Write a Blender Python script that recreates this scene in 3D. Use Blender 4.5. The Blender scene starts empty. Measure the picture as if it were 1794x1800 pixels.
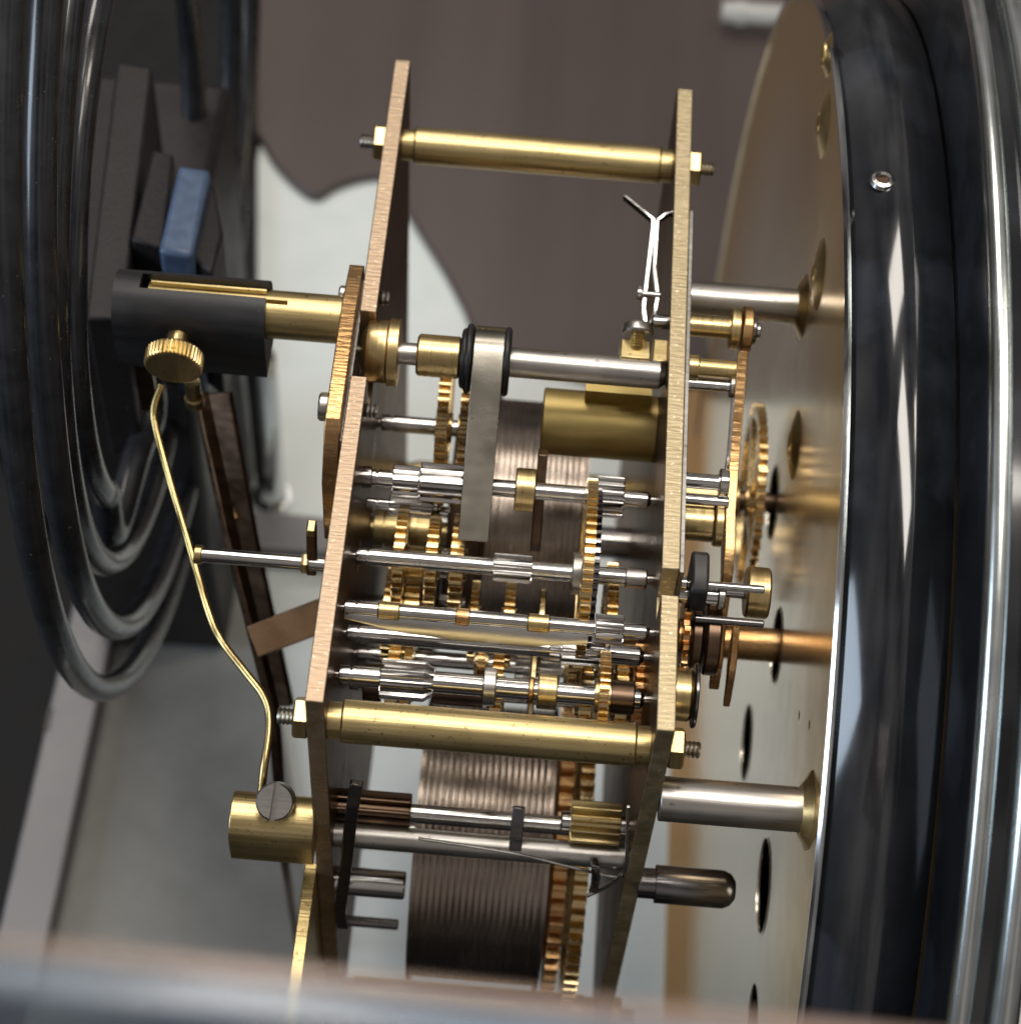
import bpy, bmesh, math, random
from mathutils import Vector, Matrix
random.seed(7)
S = 0.001                      # everything below is written in millimetres
scene = bpy.context.scene
col = scene.collection
PI = math.pi

# ------------------------------------------------------------------ camera
W, H = 1794.0, 1800.0          # pixel frame of the photograph, used to turn pixels into directions
FPX, PIT, ROLL, YAW = 3728.47, math.radians(55.4618), math.radians(4.567), math.radians(-0.1387)
CAM = Vector((0.910, -140.526, 253.394))
Fv = Vector((math.sin(YAW)*math.cos(PIT), math.cos(YAW)*math.cos(PIT), -math.sin(PIT)))
_R = Vector((math.cos(YAW), -math.sin(YAW), 0)); _U = _R.cross(Fv)
Rv = math.cos(ROLL)*_R + math.sin(ROLL)*_U
Uv = -math.sin(ROLL)*_R + math.cos(ROLL)*_U
cd = bpy.data.cameras.new('camera'); cam = bpy.data.objects.new('camera', cd); col.objects.link(cam)
M = Matrix((( Rv.x, Uv.x, -Fv.x, CAM.x*S), (Rv.y, Uv.y, -Fv.y, CAM.y*S), (Rv.z, Uv.z, -Fv.z, CAM.z*S), (0, 0, 0, 1)))
cam.matrix_world = M
cd.sensor_fit = 'HORIZONTAL'; cd.sensor_width = 36.0; cd.lens = 36.0*FPX/W
cd.clip_start = 0.005; cd.clip_end = 20
cd.dof.use_dof = True; cd.dof.focus_distance = 0.310; cd.dof.aperture_fstop = 22
scene.camera = cam

# ------------------------------------------------------------------ light
world = bpy.data.worlds.new('World'); scene.world = world; world.use_nodes = True
wt = world.node_tree; wt.nodes.clear()
wo = wt.nodes.new('ShaderNodeOutputWorld'); wb = wt.nodes.new('ShaderNodeBackground')
wc = wt.nodes.new('ShaderNodeTexCoord'); wn = wt.nodes.new('ShaderNodeTexNoise'); wr = wt.nodes.new('ShaderNodeValToRGB')
wn.inputs['Scale'].default_value = 2.6; wn.inputs['Detail'].default_value = 3.0
wt.links.new(wc.outputs['Generated'], wn.inputs['Vector']); wt.links.new(wn.outputs['Fac'], wr.inputs['Fac'])
wr.color_ramp.elements[0].position = 0.38; wr.color_ramp.elements[0].color = (0.030, 0.027, 0.026, 1)
wr.color_ramp.elements[1].position = 0.66; wr.color_ramp.elements[1].color = (0.36, 0.33, 0.31, 1)
wt.links.new(wr.outputs['Color'], wb.inputs['Color'])
ws = wt.nodes.new('ShaderNodeSeparateXYZ'); wm = wt.nodes.new('ShaderNodeMapRange'); wm.interpolation_type = 'SMOOTHSTEP'
wt.links.new(wc.outputs['Generated'], ws.inputs[0]); wt.links.new(ws.outputs['Z'], wm.inputs['Value'])
wm.inputs['From Min'].default_value = -0.3; wm.inputs['From Max'].default_value = 0.6
wm.inputs['To Min'].default_value = 0.24; wm.inputs['To Max'].default_value = 1.0
wt.links.new(wm.outputs['Result'], wb.inputs['Strength'])
wt.links.new(wb.outputs['Background'], wo.inputs['Surface'])

def lamp(name, loc, target, sx, sy, power, color):
    ld = bpy.data.lights.new(name, 'AREA'); ld.shape = 'RECTANGLE'; ld.size = sx; ld.size_y = sy
    ld.energy = power; ld.color = color
    o = bpy.data.objects.new(name, ld); col.objects.link(o); o.location = loc
    o.rotation_euler = (Vector(target)-Vector(loc)).to_track_quat('-Z', 'Y').to_euler()
    return o
lamp('ceiling_lamp', (0.05, 0.10, 1.55), (0, .05, 0), 0.85, 0.36, 9.0, (1.0, 0.94, 0.86))
lamp('ceiling_lamp', (-0.35, 0.95, 1.45), (0, .05, 0), 0.60, 0.40, 6.5, (1.0, 0.93, 0.84))
lamp('ceiling_lamp', (0.75, 0.35, 1.45), (0, .05, 0), 0.22, 0.45, 3.5, (1.0, 0.90, 0.76))
lamp('window_light', (-1.30, -0.35, 0.45), (-.05, .1, 0), 0.5, 0.8, 7, (0.70, 0.84, 1.0))

scene.view_settings.view_transform = 'Standard'; scene.view_settings.look = 'None'
scene.view_settings.exposure = 0.42; scene.view_settings.gamma = 1.0; scene.view_settings.use_curve_mapping = False
scene.render.engine = 'CYCLES'
scene.cycles.use_denoising = True
scene.cycles.max_bounces = 8; scene.cycles.glossy_bounces = 6; scene.cycles.transparent_max_bounces = 12
scene.cycles.caustics_reflective = False; scene.cycles.caustics_refractive = False
scene.cycles.sample_clamp_indirect = 6.0

# ------------------------------------------------------------------ pixel helpers (mm)
def pdir(px, py): return (Fv*FPX + Rv*(px-W/2) - Uv*(py-H/2)).normalized()
def hit(px, py, x=None, y=None, z=None, d=None):
    v = pdir(px, py)
    if d is not None: return CAM + v*(d/v.dot(Fv))
    if x is not None: t = (x-CAM.x)/v.x
    elif y is not None: t = (y-CAM.y)/v.y
    else: t = (z-CAM.z)/v.z
    return CAM + v*t
def xat(px, y, z):             # x of the point of the line (y, z) that lies in picture column px
    b = Vector((0, y, z)) - Vector((0, CAM.y, CAM.z)); k = px-W/2
    return CAM.x + (FPX*b.dot(Rv) - k*b.dot(Fv)) / (k*Fv.x - FPX*Rv.x)
def yz(px, py, z): return hit(px, py, z=z).y, z
def zy(px, py, y): return y, hit(px, py, y=y).z

# ------------------------------------------------------------------ materials
def newmat(name):
    m = bpy.data.materials.new(name); m.use_nodes = True
    return m, m.node_tree, m.node_tree.nodes['Principled BSDF']
def metal(name, c0, c1, rough=(0.2, 0.35), scale=(60, 900, 900), bump=0.05, metallic=1.0, spots=None, coat=0.0, detail=4.0, dust=None, dist=0.0002, mottle=140.0, edge=None, spec=None):
    """metal with a brushed grain: stretched noise drives colour, gloss and fine relief"""
    m, t, b = newmat(name); n, l = t.nodes, t.links
    tc = n.new('ShaderNodeTexCoord'); mp = n.new('ShaderNodeMapping'); mp.inputs['Scale'].default_value = scale
    l.new(tc.outputs['Object'], mp.inputs['Vector'])
    nz = n.new('ShaderNodeTexNoise'); nz.inputs['Scale'].default_value = 1.0; nz.inputs['Detail'].default_value = detail
    l.new(mp.outputs['Vector'], nz.inputs['Vector'])
    n2 = n.new('ShaderNodeTexNoise'); n2.inputs['Scale'].default_value = mottle; n2.inputs['Detail'].default_value = 5.0
    l.new(tc.outputs['Object'], n2.inputs['Vector'])
    ad = n.new('ShaderNodeMath'); ad.operation = 'MULTIPLY_ADD'; ad.inputs[1].default_value = 0.5
    hf = n.new('ShaderNodeMath'); hf.operation = 'MULTIPLY'; hf.inputs[1].default_value = 0.5
    l.new(n2.outputs['Fac'], hf.inputs[0]); l.new(nz.outputs['Fac'], ad.inputs[0]); l.new(hf.outputs[0], ad.inputs[2])
    cr = n.new('ShaderNodeValToRGB'); cr.color_ramp.elements[0].position = 0.35; cr.color_ramp.elements[1].position = 0.65
    cr.color_ramp.elements[0].color = (*c0, 1); cr.color_ramp.elements[1].color = (*c1, 1)
    l.new(ad.outputs[0], cr.inputs['Fac']); out = cr.outputs['Color']
    if spots:
        n3 = n.new('ShaderNodeTexNoise'); n3.inputs['Scale'].default_value = spots[1]; n3.inputs['Detail'].default_value = 6.0
        l.new(tc.outputs['Object'], n3.inputs['Vector'])
        r3 = n.new('ShaderNodeValToRGB'); r3.color_ramp.elements[0].position = spots[2]; r3.color_ramp.elements[1].position = spots[2]+0.06
        l.new(n3.outputs['Fac'], r3.inputs['Fac'])
        mx = n.new('ShaderNodeMixRGB'); l.new(r3.outputs['Color'], mx.inputs['Fac']); l.new(out, mx.inputs['Color1'])
        mx.inputs['Color2'].default_value = (*spots[0], 1); out = mx.outputs['Color']
    if dust:                                          # fine settled specks
        n4 = n.new('ShaderNodeTexNoise'); n4.inputs['Scale'].default_value = 1500; n4.inputs['Detail'].default_value = 2.0
        l.new(tc.outputs['Object'], n4.inputs['Vector'])
        r4 = n.new('ShaderNodeValToRGB'); r4.color_ramp.elements[0].position = dust; r4.color_ramp.elements[1].position = dust+0.03
        l.new(n4.outputs['Fac'], r4.inputs['Fac'])
        m4 = n.new('ShaderNodeMixRGB'); l.new(r4.outputs['Color'], m4.inputs['Fac']); l.new(out, m4.inputs['Color1'])
        m4.inputs['Color2'].default_value = (0.20, 0.20, 0.20, 1); out = m4.outputs['Color']
    l.new(out, b.inputs['Base Color'])
    mr = n.new('ShaderNodeMapRange'); mr.inputs['From Min'].default_value = 0.3; mr.inputs['From Max'].default_value = 0.7
    mr.inputs['To Min'].default_value = rough[0]; mr.inputs['To Max'].default_value = rough[1]
    l.new(ad.outputs[0], mr.inputs['Value']); l.new(mr.outputs['Result'], b.inputs['Roughness'])
    b.inputs['Metallic'].default_value = metallic
    if spec is not None: b.inputs['Specular IOR Level'].default_value = spec
    if edge: b.inputs['Specular Tint'].default_value = (*edge, 1)
    if coat: b.inputs['Coat Weight'].default_value = coat; b.inputs['Coat Roughness'].default_value = 0.08
    if bump:
        bp = n.new('ShaderNodeBump'); bp.inputs['Strength'].default_value = bump; bp.inputs['Distance'].default_value = dist
        l.new(nz.outputs['Fac'], bp.inputs['Height']); l.new(bp.outputs['Normal'], b.inputs['Normal'])
    return m
MAT = {}
MAT['brass'] = metal('brass', (0.50, 0.385, 0.175), (0.66, 0.53, 0.27), (0.27, 0.46), (40, 2200, 2200), 0.22, spots=((0.30, 0.20, 0.09), 1400, 0.63), mottle=90)
MAT['brass_turned'] = metal('brass_turned', (0.52, 0.39, 0.18), (0.68, 0.53, 0.27), (0.24, 0.38), (2400, 120, 120), 0.10, spots=((0.30, 0.19, 0.07), 800, 0.66))
MAT['plate_brass'] = metal('plate_brass', (0.40, 0.295, 0.20), (0.56, 0.43, 0.31), (0.42, 0.60), (380, 1900, 500), 0.40, spots=((0.74, 0.62, 0.47), 1500, 0.61), dist=0.0003)
MAT['plate_brass_light'] = metal('plate_brass_light', (0.42, 0.345, 0.21), (0.58, 0.485, 0.32), (0.42, 0.60), (380, 1900, 500), 0.40, spots=((0.76, 0.67, 0.50), 1500, 0.61), dist=0.0003)
MAT['brass_wire'] = metal('brass_wire', (0.54, 0.41, 0.17), (0.62, 0.48, 0.22), (0.24, 0.32), (80, 80, 80), 0.0)
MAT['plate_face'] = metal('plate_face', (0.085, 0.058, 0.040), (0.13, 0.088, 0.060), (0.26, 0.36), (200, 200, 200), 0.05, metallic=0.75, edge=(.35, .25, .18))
MAT['brass_matte'] = metal('brass_matte', (0.46, 0.35, 0.13), (0.58, 0.45, 0.19), (0.40, 0.52), (200, 900, 900), 0.15)
MAT['copper_brass'] = metal('copper_brass', (0.44, 0.25, 0.10), (0.68, 0.42, 0.20), (0.22, 0.40), (300, 1600, 600), 0.5, spots=((0.80, 0.58, 0.34), 1300, 0.62))
MAT['wheel_brass'] = metal('wheel_brass', (0.52, 0.385, 0.19), (0.70, 0.545, 0.30), (0.20, 0.34), (600, 600, 600), 0.10)
MAT['bronze'] = metal('bronze', (0.24, 0.145, 0.08), (0.34, 0.21, 0.12), (0.22, 0.36), (100, 300, 300), 0.1)
MAT['dark_bronze'] = metal('dark_bronze', (0.10, 0.065, 0.045), (0.19, 0.125, 0.085), (0.25, 0.45), (100, 700, 700), 0.15)
MAT['steel'] = metal('steel', (0.42, 0.41, 0.40), (0.62, 0.61, 0.60), (0.10, 0.22), (60, 1800, 1800), 0.06)
MAT['steel_satin'] = metal('steel_satin', (0.40, 0.385, 0.36), (0.56, 0.54, 0.51), (0.26, 0.40), (60, 1800, 1800), 0.12, spots=((0.30, 0.28, 0.25), 700, 0.64))
MAT['steel_dark'] = metal('steel_dark', (0.13, 0.125, 0.13), (0.24, 0.23, 0.23), (0.16, 0.30), (60, 1500, 1500), 0.10)
MAT['spring_steel'] = metal('spring_steel', (0.60, 0.59, 0.57), (0.78, 0.77, 0.75), (0.16, 0.30), (60, 900, 900), 0.06)
MAT['drum'] = metal('drum', (0.25, 0.205, 0.172), (0.36, 0.305, 0.262), (0.18, 0.32), (1500, 120, 120), 0.15)
MAT['strap'] = metal('strap', (0.25, 0.235, 0.20), (0.36, 0.335, 0.28), (0.22, 0.34), (90, 300, 90), 0.10, spots=((0.12, 0.10, 0.07), 500, 0.70))
MAT['rubber'] = metal('rubber', (0.010, 0.010, 0.011), (0.022, 0.022, 0.023), (0.35, 0.5), (500, 500, 500), 0.1, metallic=0.0)
MAT['black_oxide'] = metal('black_oxide', (0.016, 0.016, 0.018), (0.034, 0.034, 0.036), (0.38, 0.52), (80, 700, 700), 0.2, metallic=0.0, dust=.75)
MAT['gong_black'] = metal('gong_black', (0.012, 0.013, 0.016), (0.03, 0.032, 0.038), (0.22, 0.36), (300, 300, 300), 0.05, metallic=0.0, coat=0.45, dust=.74)
MAT['cast_iron'] = metal('cast_iron', (0.012, 0.011, 0.012), (0.028, 0.025, 0.026), (0.35, 0.55), (1200, 1200, 1200), 0.6, metallic=0.0, spots=((0.30, 0.29, 0.30), 1100, 0.72), dist=0.0002, spec=.25)
MAT['iron_blue_lit'] = metal('iron_blue_lit', (0.06, 0.095, 0.17), (0.10, 0.15, 0.25), (0.30, 0.45), (500, 500, 500), 0.5, metallic=0.0)  # bluish light on the dark block put into its base colour
MAT['dial_back'] = metal('dial_back', (0.86, 0.77, 0.62), (0.90, 0.82, 0.69), (0.19, 0.26), (30, 30, 30), 0.0, metallic=0.88)
MAT['gilt'] = metal('gilt', (0.74, 0.55, 0.25), (0.84, 0.64, 0.32), (0.30, 0.42), (300, 300, 300), 0.1)
MAT['black_gloss'] = metal('black_gloss', (0.008, 0.009, 0.011), (0.016, 0.018, 0.022), (0.07, 0.16), (60, 60, 60), 0.0, metallic=0.0, coat=0.6, spots=((0.022, 0.026, 0.034), 40, 0.52))
MAT['chrome'] = metal('chrome', (0.55, 0.57, 0.58), (0.70, 0.72, 0.73), (0.05, 0.12), (80, 80, 80), 0.0)
MAT['chrome_satin'] = metal('chrome_satin', (0.50, 0.54, 0.54), (0.66, 0.70, 0.70), (0.20, 0.30), (80, 80, 80), 0.0)
MAT['chrome_grey'] = metal('chrome_grey', (0.17, 0.165, 0.17), (0.22, 0.215, 0.225), (0.35, 0.5), (60, 60, 60), 0.05, metallic=0.0)
MAT['white_base'] = metal('white_base', (0.60, 0.655, 0.645), (0.665, 0.705, 0.70), (0.25, 0.45), (20, 20, 20), 0.0, metallic=0.0)
MAT['brown_sheet'] = metal('brown_sheet', (0.052, 0.037, 0.035), (0.082, 0.061, 0.057), (0.35, 0.5), (45, 2, 2), 0.0, metallic=0.0, mottle=4)
MAT['black_floor'] = metal('black_floor', (0.008, 0.008, 0.009), (0.016, 0.016, 0.017), (0.5, 0.7), (40, 40, 40), 0.05, metallic=0.0, spec=.15)
MAT['wood'] = metal('wood', (0.30, 0.165, 0.055), (0.42, 0.245, 0.09), (0.35, 0.5), (90, 6, 6), 0.05, metallic=0.0, mottle=20)
MAT['grey_pad'] = metal('grey_pad', (0.21, 0.21, 0.198), (0.27, 0.27, 0.255), (0.6, 0.8), (40, 40, 40), 0.1, metallic=0.0)

def glassmat(name, tint, clear, rough):
    m = bpy.data.materials.new(name); m.use_nodes = True; t = m.node_tree; t.nodes.clear()
    o = t.nodes.new('ShaderNodeOutputMaterial'); mx = t.nodes.new('ShaderNodeMixShader'); tr = t.nodes.new('ShaderNodeBsdfTransparent')
    pb = t.nodes.new('ShaderNodeBsdfPrincipled'); nz = t.nodes.new('ShaderNodeTexNoise'); nz.inputs['Scale'].default_value = 35
    tc = t.nodes.new('ShaderNodeTexCoord'); mr = t.nodes.new('ShaderNodeMapRange')
    t.links.new(tc.outputs['Object'], nz.inputs['Vector']); t.links.new(nz.outputs['Fac'], mr.inputs['Value'])
    mr.inputs['From Min'].default_value = 0.3; mr.inputs['From Max'].default_value = 0.7
    mr.inputs['To Min'].default_value = max(1-clear-0.22, .04); mr.inputs['To Max'].default_value = 1-clear+0.22
    tr.inputs['Color'].default_value = (0.93, 0.97, 0.96, 1)
    pb.inputs['Base Color'].default_value = (*tint, 1); pb.inputs['Roughness'].default_value = rough
    pb.inputs['Specular IOR Level'].default_value = 0.9
    t.links.new(mr.outputs['Result'], mx.inputs['Fac']); t.links.new(tr.outputs[0], mx.inputs[1]); t.links.new(pb.outputs[0], mx.inputs[2])
    t.links.new(mx.outputs[0], o.inputs['Surface'])
    return m
MAT['glass_blue_sheen'] = glassmat('glass_blue_sheen', (0.42, 0.50, 0.62), 0.62, 0.10)  # blue reflection on the pane put into its tint
MAT['glass_peach_sheen'] = glassmat('glass_peach_sheen', (0.62, 0.45, 0.38), 0.55, 0.15)  # peach reflection on the pane put into its tint
MAT['glass'] = glassmat('glass', (0.5, 0.55, 0.55), 0.88, 0.03)
MAT['acrylic'] = glassmat('acrylic', (0.75, 0.74, 0.72), 0.6, 0.1)

# ------------------------------------------------------------------ mesh helpers (mm in, metres out)
WL = {}
def wloc(o): return WL.get(o.name, Vector((0, 0, 0)))
def obj(name, bm, mat, parent=None, smooth=35, bevel=0.0, bseg=2):
    off = wloc(parent) if parent else Vector((0, 0, 0))
    for v in bm.verts: v.co = (v.co-off)*S
    bmesh.ops.recalc_face_normals(bm, faces=bm.faces)
    me = bpy.data.meshes.new(name); bm.to_mesh(me); bm.free()
    for p in me.polygons: p.use_smooth = True
    me.set_sharp_from_angle(angle=math.radians(smooth))
    me.materials.append(MAT[mat])
    o = bpy.data.objects.new(name, me); col.objects.link(o)
    if parent: o.parent = parent
    WL[o.name] = off
    if bevel:
        b = o.modifiers.new('bevel', 'BEVEL'); b.width = bevel*S; b.segments = bseg; b.limit_method = 'ANGLE'; b.angle_limit = math.radians(40)
        b.harden_normals = False
    return o
def thing(name, label, cat, loc, group=None):
    o = bpy.data.objects.new(name, None); col.objects.link(o); o.empty_display_size = 0.005
    o.location = Vector(loc)*S; WL[o.name] = Vector(loc)
    tag(o, label, cat, group); return o
def tag(o, label, cat, group=None):
    o['label'] = label; o['category'] = cat
    if group: o['group'] = group
    return o
def structure(o): o['kind'] = 'structure'; return o
def lathe(profile, y, z, bm=None, seg=40, axis='x', origin=None):
    """profile [(x, r)] turned about the line (y, z) along x, or about a free axis through origin"""
    bm = bm or bmesh.new(); rings = []
    if axis == 'x': A, B, C, O = Vector((1, 0, 0)), Vector((0, 1, 0)), Vector((0, 0, 1)), Vector((0, y, z))
    else:
        A = Vector(axis).normalized(); B = A.orthogonal().normalized(); C = A.cross(B); O = Vector(origin)
    for t, r in profile:
        if r <= 1e-6: rings.append([bm.verts.new(O+A*t)])
        else: rings.append([bm.verts.new(O+A*t+(B*math.cos(2*PI*i/seg)+C*math.sin(2*PI*i/seg))*r) for i in range(seg)])
    pairs = list(zip(rings, rings[1:]))
    if len(rings[0]) > 1 and len(rings[-1]) > 1: pairs.append((rings[-1], rings[0]))     # a ring: close the section
    for a, b in pairs:
        if len(a) == 1 and len(b) == 1: continue
        for i in range(seg):
            j = (i+1) % seg
            if len(a) == 1: bm.faces.new((a[0], b[i], b[j]))
            elif len(b) == 1: bm.faces.new((a[i], b[0], a[j]))
            else: bm.faces.new((a[i], b[i], b[j], a[j]))
    return bm
def rod(x0, x1, r, y, z, ch=0.15, bm=None, seg=32):
    ch = min(ch, r*0.6, abs(x1-x0)*0.3)
    return lathe([(x0, 0), (x0, r-ch), (x0+ch, r), (x1-ch, r), (x1, r-ch), (x1, 0)], y, z, bm, seg)
def arod(p0, p1, r, ch=0.15, bm=None, seg=24):
    p0, p1 = Vector(p0), Vector(p1); L = (p1-p0).length; ch = min(ch, r*.6, L*.3)
    return lathe([(0, 0), (0, r-ch), (ch, r), (L-ch, r), (L, r-ch), (L, 0)], 0, 0, bm, seg, axis=(p1-p0), origin=p0)
def box(x0, x1, y0, y1, z0, z1, bm=None):
    bm = bm or bmesh.new()
    v = [bm.verts.new((x, y, z)) for x in (x0, x1) for y in (y0, y1) for z in (z0, z1)]
    for f in ((0, 1, 3, 2), (4, 6, 7, 5), (0, 4, 5, 1), (2, 3, 7, 6), (0, 2, 6, 4), (1, 5, 7, 3)): bm.faces.new([v[i] for i in f])
    return bm
def prism(poly, x0, x1, bm=None):
    """polygon in (y, z) pushed along x"""
    bm = bm or bmesh.new()
    a = [bm.verts.new((x0, y, z)) for y, z in poly]; b = [bm.verts.new((x1, y, z)) for y, z in poly]
    bm.faces.new(a); bm.faces.new(b[::-1]); n = len(poly)
    for i in range(n): bm.faces.new((a[i], a[(i+1) % n], b[(i+1) % n], b[i]))
    return bm
def slab(poly, z0, z1, bm=None):
    bm = bm or bmesh.new()
    a = [bm.verts.new((x, y, z0)) for x, y in poly]; b = [bm.verts.new((x, y, z1)) for x, y in poly]
    bm.faces.new(a); bm.faces.new(b[::-1]); n = len(poly)
    for i in range(n): bm.faces.new((a[i], a[(i+1) % n], b[(i+1) % n], b[i]))
    return bm
def smoothpath(pts, k=8):
    pts = [Vector(p) for p in pts]; P = [pts[0]*2-pts[1]]+pts+[pts[-1]*2-pts[-2]]; out = []
    for i in range(1, len(P)-2):
        for j in range(k):
            t = j/k; a, b, c, d = P[i-1], P[i], P[i+1], P[i+2]
            out.append(0.5*((2*b)+(c-a)*t+(2*a-5*b+4*c-d)*t*t+(3*b-a-3*c+d)*t**3))
    out.append(pts[-1]); return out
def sweep(path, prof, up=(0, 1, 0), bm=None):
    """closed cross-section [(a, b)] carried along a path; a along the side, b along the turned-up vector"""
    bm = bm or bmesh.new(); rings = []; up = Vector(up)
    for i, p in enumerate(path):
        t = (path[min(i+1, len(path)-1)]-path[max(i-1, 0)]).normalized()
        s = t.cross(up)
        s = s.normalized() if s.length > 1e-6 else t.orthogonal().normalized()
        n = s.cross(t).normalized()
        rings.append([bm.verts.new(p+s*a+n*b) for a, b in prof])
    k = len(prof)
    for a, b in zip(rings, rings[1:]):
        for i in range(k): bm.faces.new((a[i], a[(i+1) % k], b[(i+1) % k], b[i]))
    bm.faces.new(rings[0]); bm.faces.new(rings[-1][::-1]); return bm
def circ(r, n=12): return [(r*math.cos(2*PI*i/n), r*math.sin(2*PI*i/n)) for i in range(n)]
def rect(w, h): return [(-w/2, -h/2), (w/2, -h/2), (w/2, h/2), (-w/2, h/2)]
TOOTH = [(0.0, 0.0), (0.10, 0.70), (0.20, 1.0), (0.42, 1.0), (0.52, 0.70), (0.62, 0.0)]
LEAF = [(0.0, 0.0), (0.08, 0.6), (0.20, 0.95), (0.30, 1.0), (0.40, 0.95), (0.52, 0.6), (0.60, 0.0)]
def outline(R, n, depth, shape, ph=0.0):
    pts = []
    for k in range(n):
        for a, h in shape:
            th = 2*PI*(k+a+ph)/n; r = R-depth+depth*h; pts.append((r*math.cos(th), r*math.sin(th)))
    return pts
def wheel(x0, x1, R, y, z, n=None, depth=1.1, spokes=5, hub=2.6, ph=0.0, pitch=1.5, rimw=2.2):
    """toothed brass wheel: rim with cut teeth, crossings and hub"""
    n = n or max(10, round(2*PI*R/pitch)); bm = bmesh.new(); o = outline(R, n, depth, TOOTH, ph); N = len(o)
    ri = max(R-depth-rimw, hub+0.4); inn = [(ri*math.cos(math.atan2(b, a)), ri*math.sin(math.atan2(b, a))) for a, b in o]
    V = [[bm.verts.new((x, y+a, z+b)) for a, b in L] for x in (x0, x1) for L in (o, inn)]
    for i in range(N):
        j = (i+1) % N
        bm.faces.new((V[0][i], V[0][j], V[1][j], V[1][i])); bm.faces.new((V[2][i], V[3][i], V[3][j], V[2][j]))
        bm.faces.new((V[0][i], V[2][i], V[2][j], V[0][j])); bm.faces.new((V[1][i], V[1][j], V[3][j], V[3][i]))
    e = 0.04
    if spokes:
        for k in range(spokes):
            th = 2*PI*k/spokes+0.4; c, s = math.cos(th), math.sin(th); w = 0.75
            poly = [(y+c*r-s*q*w, z+s*r+c*q*w) for r, q in ((hub-.5, -1), (ri+0.3, -1), (ri+0.3, 1), (hub-.5, 1))]
            prism(poly, x0+e, x1-e, bm)
    rod(x0-0.5, x1+0.5, hub, y, z, 0.1, bm, 24)
    return bm
def pinion(x0, x1, R, y, z, n=8, depth=None, ph=0.0, taper=0.0):
    bm = bmesh.new(); depth = depth or R*0.42; o = outline(R, n, depth, LEAF, ph)
    xs = [(x0, 0.93), (x0+0.15, 1.0), (x1-max(0.15, taper), 1.0), (x1, 0.93 if not taper else 0.70)]
    rings = [[bm.verts.new((x, y+a*s, z+b*s)) for a, b in o] for x, s in xs]; N = len(o)
    for A, B in zip(rings, rings[1:]):
        for i in range(N): bm.faces.new((A[i], A[(i+1) % N], B[(i+1) % N], B[i]))
    bm.faces.new(rings[0]); bm.faces.new(rings[-1][::-1]); return bm
def hexnut(x0, x1, R, y, z, ph=0.2):
    bm = bmesh.new()
    rings = []
    for x, s in ((x0, 0.90), (x0+0.3, 1.0), (x1-0.3, 1.0), (x1, 0.90)):
        rings.append([bm.verts.new((x, y+R*s*math.cos(PI/3*i+ph), z+R*s*math.sin(PI/3*i+ph))) for i in range(6)])
    for A, B in zip(rings, rings[1:]):
        for i in range(6): bm.faces.new((A[i], A[(i+1) % 6], B[(i+1) % 6], B[i]))
    bm.faces.new(rings[0]); bm.faces.new(rings[-1][::-1]); return bm
def thread(x0, x1, r, y, z, pitch=0.5):
    n = max(2, int(abs(x1-x0)/pitch)); pr = [(x0, 0)]; st = (x1-x0)/n
    for i in range(n): pr += [(x0+st*i, r*0.82), (x0+st*(i+0.5), r)]
    pr += [(x1, r*0.8), (x1, 0)]; return lathe(pr, y, z, None, 24)
def cut(o, cutter_bms):
    """carve openings out of a mesh for good"""
    for bm in cutter_bms:
        off = wloc(o)
        for v in bm.verts: v.co = (v.co-off)*S
        bmesh.ops.recalc_face_normals(bm, faces=bm.faces)
        me = bpy.data.meshes.new('tmp'); bm.to_mesh(me); bm.free()
        c = bpy.data.objects.new('tmp', me); col.objects.link(c); c.parent = o.parent
        md = o.modifiers.new('cut', 'BOOLEAN'); md.operation = 'DIFFERENCE'; md.object = c; md.solver = 'EXACT'
        dg = bpy.context.evaluated_depsgraph_get(); new = bpy.data.meshes.new_from_object(o.evaluated_get(dg))
        o.modifiers.remove(md); old = o.data; o.data = new; bpy.data.meshes.remove(old)
        bpy.data.objects.remove(c)

# ================================================================== SETTING
ZF = -190.0
fp = lambda px, py, z=ZF: hit(px, py, z=z)
structure(obj('base_floor', box(-420, 420, -260, 700, ZF-12, ZF-4), 'black_floor'))
tag(obj('white_panel', box(-80, 170, 2, 690, ZF-4.02, ZF), 'white_base', None, bevel=.6), 'pale white panel forming the bottom of the case', 'panel')
poly = [(-118, 150), (fp(440, 905).x-4, 150), (fp(452, 700).x, fp(452, 700).y), (fp(452, 300).x, fp(452, 300).y), (fp(450, -150).x, fp(450, -150).y), (-330, 480)]
tag(obj('charcoal_board', slab(poly, ZF+.04, ZF+4), 'black_floor', None, bevel=.6), 'charcoal board lying under the gong coil', 'board')
# thin dark brown sheet with a scalloped edge lying on the white floor
edge = [(-520, 120), (250, 40), (380, 150), (445, 235), (490, 305), (550, 355), (595, 335), (640, 322), (682, 325), (712, 375), (745, 430), (780, 485), (812, 545), (835, 590), (900, 640), (1000, 668), (1120, 690), (1250, 690), (1500, 640), (2300, 420)]
pl = smoothpath([fp(a, b) for a, b in edge], 6)
poly = [(p.x, p.y) for p in pl]+[(415, 690), (-415, 690)]
b = obj('brown_sheet', slab(poly, ZF+0.05, ZF+3.0), 'brown_sheet', None, bevel=0.8)
tag(b, 'dark brown sheet with wavy edge lying on the white base', 'board')
# wooden plinth under the dial
tag(obj('wood_plinth', box(42.5, 120, 4, 420, ZF+.04, ZF+2.2), 'wood', None, bevel=.5), 'orange brown wooden plinth strip under the dial', 'plinth')
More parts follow.
